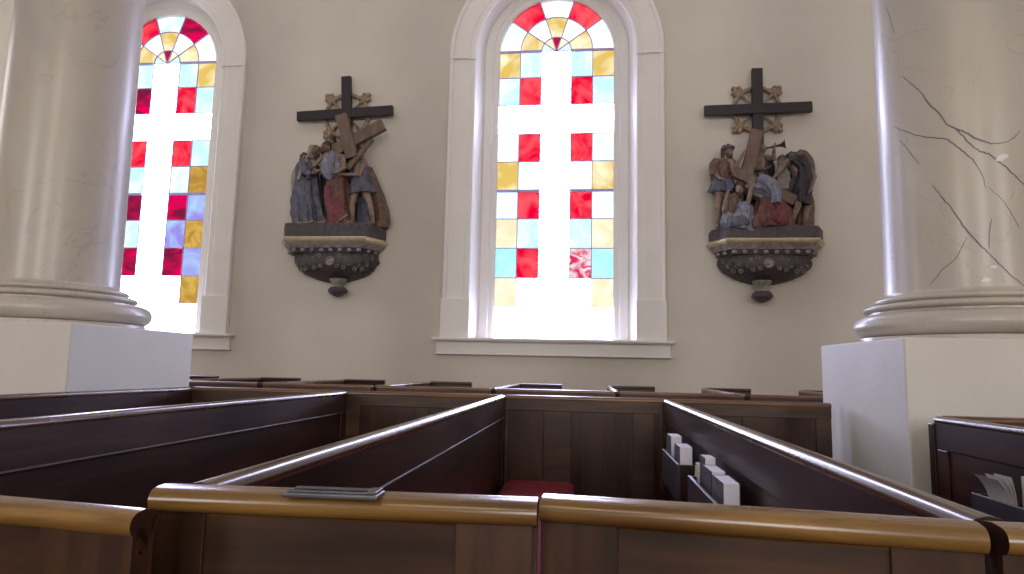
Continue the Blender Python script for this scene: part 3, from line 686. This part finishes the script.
def station_frame(loc, label, pxc, py0, sx, sz, sh, sg):
    r = root('station_of_the_cross', loc, label, 'sculpture', 'wall sculptures beside the middle window')
    def P(px, py, d=.2, plane=.25):              # traced outline laid out on a plane just in front of the wall, then given its depth
        v = FW + RX * ((px - 512) / 664.85) + UP * ((287 - py) / 664.85); v = v * ((WY - plane) / v.y)
        return Vector((v.x - loc[0], -d, v.z + E - loc[2]))
    return r, P
def bracket(st, xc, y_, wid, parent, shift):
    """corbel shelf. y_ = list of pixel rows: slab top, slab bottom, gilt bottom, cove bottom, dentil bottom, body bottom, neck bottom, knob bottom"""
    P, _ = st; c = P(xc + shift[0], y_[0], 0, .36).x; cb = P(xc + shift[1], y_[0], 0, .36).x; cr_ = P(xc + shift[2], y_[0], 0, .36).x; D = .44
    def Z(i): return P(xc, y_[i], 0, .38).z - (P(xc, y_[0], 0, .38).z - P(xc, y_[0], 0, .30).z if i == 0 else 0)
    def plan(w_, d, cut=.24): return [(-w_, 0), (-w_, -d * .30), (-w_ + cut * .62, -d), (w_ - cut * .62, -d), (w_, -d * .30), (w_, 0)]
    def layer(name, mat, prof, par, smooth=False, cut=.26):
        bm = bmesh.new(); loft(bm, [[(c + x, y, z) for x, y in plan(w_, d, cut)] for w_, d, z in prof]); return link(name, bm, mat, par, bevel=.003)
    W = wid / 2
    # rocky ground under the figures
    bm = bmesh.new(); rings = []
    for kx in range(41):
        x = -W + .01 + (2 * W - .02) * kx / 40; ring = []
        dd = D * (.30 + .70 * min(1, (W - abs(x)) / .16)); 
        for ky in range(9):
            y = -dd * ky / 8; hz = Z(0) + .018 * noise.noise(Vector((x * 9, y * 9, xc))) + .010 * noise.noise(Vector((x * 25, y * 25, 1)))
            ring.append((c + x, y, hz))
        ring += [(c + x, -dd - .004, -.02), (c + x, -dd + .006, Z(1) - .001), (c + x, 0, Z(1) - .001)]
        rings.append(ring)
    loft(bm, rings); sh_ = link('ground_slab', bm, stone_m, parent, smooth=True, angle=40)
    z0, z1 = Z(1), Z(2); hgt = z0 - z1
    layer('gilt_moulding', brightgilt, [(W - .03, D - .03, z0), (W + .012, D + .012, z0 - .01), (W + .02, D + .02, z0 - hgt * .35), (W + .012, D + .012, z0 - hgt * .7), (W - .012, D - .01, z1)], parent)
    z2 = Z(3)
    layer('cove_moulding', greyrel, [(W - .012, D - .012, z1), (W - .02, D - .02, z1 - .012), (W - .06, D - .05, z2 + .012), (W - .065, D - .055, z2)], parent)
    z3 = Z(4)
    bm = bmesh.new(); loft(bm, [[(c + x, y, z) for x, y in plan(w_, d, .26)] for w_, d, z in [(W - .085, D - .07, z2), (W - .12, D - .09, z3)]]); nb = 8
    for i in range(nb):
        x = (-1 + 2 * (i + .5) / nb) * (W - .20)
        ellipsoid(bm, (c + x, -D + .075, (z2 + z3) / 2), .034, .03, .028, None, 10, 8, 1)
    for sg in (-1, 1):
        for t in (.3, .75): ellipsoid(bm, (c + sg * (W - .21 + .14 * t), -D + .11 + .26 * t, (z2 + z3) / 2), .028, .03, .026, None, 10, 8, 1)
    link('beaded_frieze', bm, [corb_m, greyrel], parent, smooth=True, angle=40)
    # bulging body with an arched lower edge
    z4 = Z(5); bm = bmesh.new(); rings = []; nq = 36; Hb = z3 - z4
    prof = [(.80, .78, 0), (.79, .80, .10), (.80, .83, .25), (.77, .82, .42), (.71, .76, .58), (.62, .66, .70), (.52, .54, .80), (.38, .40, .90), (.20, .24, 1.0)]
    for a, b, t in prof:
        ring = []
        for i in range(nq + 1):
            q = PI * i / nq; cq, sq = math.cos(q), math.sin(q)
            lump = 1 + .035 * math.sin(i * 1.9 + t * 9) + .02 * math.sin(i * 4.1 - t * 15)
            ring.append((cb + W * a * lump * math.copysign(abs(cq) ** .75, cq), -D * b * lump * abs(sq) ** .7, z3 - Hb * t - (.03 * (1 - abs(cq)) * 0)))
        rings.append(ring)
    loft(bm, rings)
    for sg in (-1, 1):
        for kx, kz in ((.30, .2), (.36, .40), (.28, .56), (.20, .12), (.60, .2), (.54, .42), (.67, .40), (.46, .12), (.44, .27), (.48, .60), (.74, .18), (.16, .50), (.60, .58)):
            x = sg * W * kx; yy = -D * .80 * (max(0, 1 - (kx / .84) ** 2)) ** .45
            for j in range(5):
                a = j * PI * .4 + kx * 9
                ellipsoid(bm, (cb + x + .021 * math.cos(a), yy - .004, z3 - Hb * kz + .021 * math.sin(a)), .015, .016, .015, None, 10, 8, 1)
            ellipsoid(bm, (cb + x, yy - .012, z3 - Hb * kz), .010, .014, .010, None, 8, 6, 0)
    link('corbel', bm, [corb_m, P_('dull gilt relief', (.22, .185, .165))], parent, smooth=True, angle=60)
    # roundel and leaf reliefs
    bm = bmesh.new(); zc = z3 - Hb * .34; yf = -D * .83 - .006
    M = Matrix.Rotation(PI / 2, 3, 'X')
    for r_, dp in ((.062, .016),):
        loft(bm, [[(cr_ + rr * math.cos(q), yf - yy, zc + rr * math.sin(q)) for q in (2 * PI * i / 24 for i in range(24))] for rr, yy in ((r_, -.02), (r_, dp), (r_ * .85, dp + .01), (r_ * .7, dp), (r_ * .45, dp), (r_ * .3, dp + .012), (.004, dp + .014))])
    link('roundel', bm, greyrel, parent, smooth=True, angle=50)
    bm = bmesh.new()
    bm = bmesh.new(); pts = []
    for i in range(25):
        t = -1 + i / 12; pts.append(Vector((cb + t * W * .56, -D * .66 * (max(.05, 1 - t * t * .8)) ** .5 - .01, z3 - Hb * (.74 - .14 * (1 - t * t)))))
    for p, q in zip(pts, pts[1:]): capsule(bm, p, q, .016, .016, 8)
    link('arched_moulding', bm, corb_m, parent, smooth=True)
    z5, z6 = Z(6), Z(7); cp = P(xc + shift[3], y_[6], 0, .15).x; bm = bmesh.new()
    lathe(bm, [(.12, z4 + .03), (.115, z4), (.085, z4 - .02), (.075, z5 + .02), (.085, z5 + .012), (.085, z5)], (cp + 0, -.15, 0), 20); link('pendant_neck', bm, greyrel, parent, smooth=True, angle=50)
    bm = bmesh.new(); rings = []
    hk = z5 - z6
    for t in range(11):
        a = t / 10; r_ = .128 * math.sin(PI * (.22 + .76 * a)) ** .7
        rings.append([(cp + r_ * (1 + .07 * math.cos(5 * q)) * math.cos(q), -.15 + r_ * math.sin(q), z5 - hk * a) for q in (2 * PI * i / 30 for i in range(30))])
    loft(bm, rings); link('pendant_knob', bm, corb_m, parent, smooth=True, angle=60)
def wall_cross(st, parent, top, lft, rgt, bot, wpx, ringc, ringr, s):
    P, _ = st; bm = bmesh.new()
    tv = P(*top, .10, .1); bar(bm, tv, P(*bot, .10, .1), wpx, .07); bar(bm, P(*lft, .115, .1), P(*rgt, .115, .1), wpx, .07)
    link('wall_cross', bm, darkw, parent, bevel=.006)
    c = P(*ringc, .05, .05); bm = bmesh.new()
    n = 48; rings = []
    for i in range(n + 1):
        a = 2 * PI * i / n; o = Vector((math.cos(a), 0, math.sin(a)))
        rings.append([c + o * (ringr + .029 * math.cos(b)) + Vector((0, .029 * math.sin(b), 0)) for b in (2 * PI * j / 8 for j in range(8))])
    loft(bm, rings, cap=False); rg = link('halo_ring', bm, gilt, parent, smooth=True)
    bm = bmesh.new()
    for kq in range(4):
        a = PI / 4 + kq * PI / 2; u = Vector((math.cos(a), 0, math.sin(a))); v = Vector((-u.z, 0, u.x))
        bar(bm, c + u * .05, c + u * ringr, .026, .02)
        b = c + u * (ringr + .01)
        for d_, w_, l_ in ((u, .036, .115), ((u + v * .7).normalized(), .030, .085), ((u - v * .7).normalized(), .030, .085), ((u + v * 1.4).normalized(), .024, .055), ((u - v * 1.4).normalized(), .024, .055)):
            capsule(bm, b, b + d_ * l_ * s, w_, w_ * .8, 8)
            ellipsoid(bm, b + d_ * l_ * s, .034, .03, .034, None, 10, 8)
        capsule(bm, c + u * (ringr - .07), b, .02, .032, 8)
    link('fleur_finial', bm, gilt, parent, smooth=True)

# --- left sculpture
r1, P1 = station_frame((-3.43, WY, E + 1.918), 'painted relief of standing robed figures and a cross-bearer, left of the middle window', 338, 226, .01443, .0141, -.00076, 1)
S1 = (P1, r1)
bracket(S1, 334.5, (226, 236.5, 242.5, 247.5, 252, 279, 285.5, 295), 1.45, r1, (-7, -4, -2, 3.5))
wall_cross(S1, r1, (346.5, 77), (298, 117.3), (393.5, 111), (347.5, 160), .138, (347, 116), .315, .95)
# beams of the carried cross
bm = bmesh.new(); bar(bm, P1(345.5, 119, .40), P1(355, 160, .34), .165, .10); link('carried_beam', bm, sculptw, r1, bevel=.008)
bm = bmesh.new(); bar(bm, P1(386, 127.5, .36), P1(337, 153, .33), .165, .09); link('carried_crossbeam', bm, sculptw, r1, bevel=.008)
bm = bmesh.new(); capsule(bm, P1(372, 141.5, .30), P1(352, 170, .36), .045, .035); link('tree_branch', bm, sculptw, r1, smooth=True)
# attendant woman at the left edge, partly behind
f, M, q = figure(S1, 'attendant_woman', (302, 157.5, .16), (.6, -.8, -.1), (302.5, 164, .17), (301.5, 172, .17), (300, 188, .17), [((297, 168, .2), (297, 179, .26), (301, 186, .30), (.3, -.4, -.6))], hair=hair_m)
cloth(S1, f, 'veil', cream_m, [(302, 163, .18, .05, .05), (299.5, 169, .18, .11, .09), (298, 180, .18, .11, .11), (297, 196, .17, .09, .1)], 5, .14)
cloth(S1, f, 'robe', P_('painted plum robe', (.07, .05, .06)), [(300, 166, .16, .08, .07), (299, 180, .16, .11, .10), (299, 200, .16, .11, .11), (299.5, 226.5, .16, .12, .12)], 7, .16)
# woman in the blue cloak reaching out
f, M, q = figure(S1, 'kneeling_mother', (316.5, 152, .30), (.85, -.45, .05), (314, 159.5, .28), (311, 168, .27), (307, 187, .26), [((317, 164, .33), (319, 175, .40), (326, 173.5, .42), (1, -.1, .1)), ((306, 165, .34), (311, 177, .44), (320, 177, .44), (1, -.1, .25))])
hood(S1, f, q, M, cream_m, .98)
cloth(S1, f, 'cloak', blue_m, [(314, 159, .27, .05, .05), (309.5, 165, .28, .15, .10), (307, 178, .27, .17, .14), (307.5, 195, .26, .19, .17), (309, 212, .25, .23, .19), (310, 226.5, .25, .255, .20)], 9, .17, hem=gilt, seed=1)
cloth(S1, f, 'sleeve', blue_m, [(306, 164, .34, .06, .06), (309, 172, .40, .065, .07), (313, 178, .45, .055, .065), (317, 178, .45, .045, .05)], 5, .12, seed=3)
cloth(S1, f, 'mantle_edge', cream_m, [(310, 162, .36, .03, .02), (307, 172, .42, .028, .02), (304.5, 184, .44, .022, .02)], 3, .1)
# soldier behind with dark hair
f, M, q = figure(S1, 'bearded_onlooker', (327.5, 139, .12), (-.5, -.85, -.1), (330, 147, .12), (334, 156, .12), (336, 176, .12), [((327, 153, .15), (322, 158, .2), (325, 166, .25), (.3, -.3, -.8))], hair=hair_m, beard=True)
cloth(S1, f, 'robe', darkc_m, [(331, 149, .12, .06, .05), (331, 157, .12, .17, .09), (331, 180, .11, .21, .09), (330, 226, .10, .22, .09)], 7, .12, seed=2)
# Christ-like central figure bowing under the cross
f, M, q = figure(S1, 'cross_bearer', (328, 150.5, .34), (-.9, -.45, -.15), (334, 155, .32), (338, 163, .30), (341, 183, .27), [((331, 158, .38), (325, 163, .42), (320.5, 169, .42), (-.7, -.2, -.5)), ((346, 160, .36), (349, 172, .44), (341, 177.5, .46), (-1, -.2, .1))], hair=hair_m, beard=True, hairlen=.12, hs=.92)
cloth(S1, f, 'upper_garment', pale_m, [(335, 154, .32, .07, .07), (335, 161, .33, .145, .12), (334.5, 171, .34, .15, .13), (337, 181, .33, .10, .11)], 7, .20, seed=4)
cloth(S1, f, 'sleeve', brown_m, [(333, 152, .36, .05, .05), (324, 152, .40, .065, .06), (318.5, 158, .42, .05, .05)], 4, .14, seed=5)
cloth(S1, f, 'red_robe', rust_m, [(340, 174, .30, .10, .10), (339, 184, .29, .15, .14), (338.5, 198, .28, .165, .15), (340, 212, .27, .175, .16), (341, 226.5, .26, .19, .16)], 8, .16, seed=6)
cloth(S1, f, 'robe_drape', redr_m, [(332, 189, .38, .06, .05), (334, 200, .39, .085, .06), (338, 212, .40, .12, .06), (343, 220.5, .40, .13, .05), (345, 223, .40, .125, .045)], 6, .16, hem=brightgilt, seed=7)
# man steadying the cross from the right
f, M, q = figure(S1, 'cross_helper', (356.5, 152.5, .22), (-.75, -.6, -.2), (359, 159, .22), (359, 167, .23), (360.5, 184, .24), [((364.5, 163, .26), (362, 177, .36), (346, 178, .42), (-1, -.1, .15)), ((353, 163, .28), (349, 170, .34), (345, 166, .40), (-.5, -.4, .6))],
       [((364, 188, .25), (371, 204, .30), (374, 222.5, .28), (-.3, -1, -.1)), ((356, 188, .25), (354, 206, .32), (353.5, 222.5, .30), (-.4, -1, -.1))], hair=hair_m)
cloth(S1, f, 'tunic', blue_m, [(359, 161, .22, .05, .05), (360, 168, .23, .12, .10), (360.5, 179, .24, .12, .11), (361, 187, .25, .155, .13), (361.5, 194, .25, .18, .14)], 8, .16, seed=8)
cloth(S1, f, 'inner_drape', blue_m, [(361, 176, .12, .10, .05), (362, 195, .12, .13, .06), (363, 226.5, .12, .15, .06)], 5, .14, seed=15)
cloth(S1, f, 'hanging_cloak', brown_m, [(366, 166, .14, .05, .05), (370, 182, .13, .09, .07), (374, 200, .12, .12, .08), (377, 215, .12, .13, .09), (377, 226.5, .13, .13, .10)], 5, .14, seed=9)

# --- right sculpture
r2, P2 = station_frame((2.27, WY, E + 1.862), 'painted relief of a fallen man under a cross, right of the middle window', 764, 229, .01245, .0130, .0010, 1)
S2 = (P2, r2)
bracket(S2, 766.5, (229, 238, 243.5, 249, 254, 281, 289.5, 301), 1.42, r2, (4, 2.5, 1, -4.5))
wall_cross(S2, r2, (756.8, 69), (704, 111.7), (811.5, 107.5), (758, 150), .138, (757, 109.5), .30, .95)
bm = bmesh.new(); bar(bm, P2(755.5, 133, .34), P2(743.5, 182, .34), .150, .10); link('fallen_cross_beam', bm, sculptw, r2, bevel=.008)
bm = bmesh.new(); bar(bm, P2(731, 175, .40), P2(792, 203, .34), .135, .09); link('fallen_cross_arm', bm, sculptw, r2, bevel=.008)
# man with turban lifting the beam at the left
f, M, q = figure(S2, 'beam_lifter', (728, 152, .24), (.55, -.8, -.15), (726, 159.5, .23), (723.5, 167, .23), (723, 183, .24), [((732, 163, .28), (731, 174, .38), (739.5, 159, .40), (.4, -.2, 1)), ((717, 162, .26), (713.5, 173, .30), (718, 181, .38), (.6, -.5, -.3))],
       [((719.5, 186, .24), (718, 206, .30), (717.5, 225.5, .26), (-.2, -1, -.1)), ((727, 186, .24), (728, 205, .26), (723, 225.5, .22), (.2, -1, -.1))], hair=hair_m, beard=True, hs=.95)
cloth(S2, f, 'shirt', brown_m, [(726, 160, .23, .06, .06), (723.5, 166, .23, .135, .11), (722.5, 176, .24, .14, .12), (722.5, 183, .24, .12, .11)], 6, .14, seed=1)
cloth(S2, f, 'sleeve', brown_m, [(717, 161, .26, .06, .06), (713.5, 168, .28, .065, .06), (712.5, 177, .31, .05, .05)], 4, .14, seed=2)
cloth(S2, f, 'kilt', blue_m, [(723, 178, .24, .12, .11), (723, 186, .25, .15, .13), (722.5, 193, .25, .165, .14)], 8, .16, seed=3)
bm = bmesh.new(); rings = []
for i in range(31):
    a = 2 * PI * i / 30; cc = q(.070 * math.cos(a), -.01 + .078 * math.sin(a), .050 + .02 * math.sin(a)); rings.append([cc + M @ Vector((.020 * math.cos(b) * math.cos(a), .020 * math.cos(b) * math.sin(a), .022 * math.sin(b))) for b in (2 * PI * j / 8 for j in range(8))])
loft(bm, rings, cap=False); link('headband', bm, blue_m, f, smooth=True)
# trumpeter at the back
f, M, q = figure(S2, 'trumpeter', (763.5, 145.5, .12), (.75, -.6, .05), (763, 152, .12), (763.5, 160, .12), (764, 180, .12), [((769, 156, .16), (774, 158.5, .24), (773, 150, .30), (.2, -.4, .9)), ((757, 157, .16), (756, 168, .22), (764, 170, .30), (.8, -.3, .2))], hair=greyhair)
cloth(S2, f, 'cloak', darkc_m, [(763, 152, .12, .05, .05), (763, 159, .12, .15, .09), (762, 175, .12, .17, .10), (764, 195, .11, .20, .10), (766, 228, .10, .24, .10)], 7, .15, seed=4)
bm = bmesh.new(); a_ = P2(766.5, 148.5, .26); b_ = P2(783.5, 146, .32); d_ = (b_ - a_).normalized(); s_, t_ = frame(d_)
loft(bm, [[a_ + (b_ - a_) * t + (s_ * math.cos(x) + t_ * math.sin(x)) * r_ for x in (2 * PI * i / 16 for i in range(16))] for t, r_ in ((0, .016), (.1, .011), (.6, .015), (.8, .024), (.92, .04), (1, .062), (.98, .055), (.9, .03))])
link('trumpet', bm, darkc_m, r2, smooth=True, angle=60)
# fallen robed man on hands and knees
f, M, q = figure(S2, 'fallen_man', (737.5, 192.5, .40), (-.6, -.7, -.35), (744.5, 190, .38), (751, 188.5, .36), (769, 205, .33), [((750, 185, .44), (745, 203, .46), (742, 220, .44), (-.5, -.5, -.6)), ((757, 186, .42), (766, 193, .50), (770, 206, .50), (.1, -.4, -.9))],
       [((771, 208, .36), (758, 222, .42), (781, 224, .36), (1, -.1, -.2)), ((774, 208, .26), (770, 222, .30), (790, 224, .26), (1, -.1, -.2))], hair=hair_m, beard=True, hairlen=.11)
cloth(S2, f, 'pale_garment', pale_m, [(745, 190, .38, .08, .09), (751, 189, .37, .13, .14), (760, 192, .36, .14, .15), (768, 200, .34, .11, .14)], 7, .18, seed=5)
cloth(S2, f, 'sleeve', pale_m, [(755, 184, .46, .07, .06), (763, 187, .50, .075, .07), (769, 196, .52, .07, .06), (770, 208, .52, .055, .05)], 5, .16, seed=6)
cloth(S2, f, 'rust_robe', rust_m, [(764, 199, .34, .12, .12), (767, 208, .34, .20, .16), (768, 218, .34, .255, .17), (769, 229.5, .34, .27, .18)], 9, .16, seed=7)
cloth(S2, f, 'robe_fold', redr_m, [(768, 205, .44, .05, .05), (770, 214, .47, .11, .07), (772, 222, .48, .13, .07), (772, 227, .47, .12, .06)], 5, .2, seed=8)
# kneeling helper low at the left
f, M, q = figure(S2, 'kneeling_helper', (735, 203, .36), (.4, -.8, -.4), (732, 205, .34), (731, 211, .33), (736, 221, .30), [((727, 206, .38), (721, 213, .44), (723.5, 200, .48), (.2, -.2, 1)), ((735, 207, .40), (740, 214, .46), (734, 220, .48), (-.8, -.3, -.3))], [((737, 222, .34), (728, 220, .46), (735, 227, .36), (1, 0, -.1))], hs=.8, hair=hair_m)
cloth(S2, f, 'tunic', brown_m, [(734, 198, .36, .06, .06), (730, 205, .38, .11, .09), (728, 212, .38, .11, .10), (729, 219, .36, .08, .09)], 5, .16, seed=9)
cloth(S2, f, 'blue_skirt', pale_m, [(738, 206, .42, .08, .06), (740, 214, .42, .13, .09), (737, 222, .40, .18, .11), (735, 229.5, .38, .20, .12)], 7, .18, seed=10)
cloth(S2, f, 'dark_skirt', blue_m, [(733, 216, .40, .11, .09), (734, 223, .40, .17, .12), (735, 229.5, .40, .185, .13)], 6, .16, seed=12)
# man bending from the right
f, M, q = figure(S2, 'bending_man', (781, 165.5, .32), (-.75, -.5, -.45), (787, 161.5, .28), (794, 162.5, .25), (802, 184, .23), [((783, 164, .34), (775.5, 176, .40), (768, 184, .42), (-.8, -.2, -.3)), ((804, 162, .28), (813, 178, .30), (808, 192, .36), (-.7, -.4, -.6))],
       [((798, 188, .26), (795, 208, .36), (788.5, 225, .32), (-.6, -.9, -.1)), ((806, 188, .22), (807, 208, .26), (803.5, 225.5, .22), (-.5, -1, -.1))], hair=greyhair, hairlen=.07, hs=.95)
cloth(S2, f, 'tunic', darkc_m, [(785, 162, .30, .07, .07), (793, 160.5, .28, .10, .11), (801, 168, .26, .115, .14), (802, 181, .26, .125, .14), (799, 193, .26, .14, .14), (797, 205, .27, .155, .14)], 8, .18, seed=11)
cloth(S2, f, 'shoulder_cloth', P_('painted taupe cloth', (.15, .115, .10)), [(786, 159, .31, .06, .05), (794, 157.5, .30, .10, .06), (803, 162, .28, .11, .05), (809, 173, .26, .07, .05), (810, 184, .26, .05, .05)], 5, .16, seed=13)
cloth(S2, f, 'cloak_hem', brown_m, [(806, 190, .16, .09, .08), (807, 204, .15, .12, .09), (806, 218, .15, .13, .1), (805, 229.5, .15, .14, .1)], 6, .16, seed=14)
bm = bmesh.new(); bar(bm, P2(783, 172, .26), P2(781, 190, .26), .15, .10); link('wooden_box', bm, cream_m, r2, bevel=.006)
bm = bmesh.new(); bar(bm, P2(809.5, 203, .16), P2(808, 217, .16), .10, .12); link('timber_block', bm, sculptw, r2, bevel=.006)
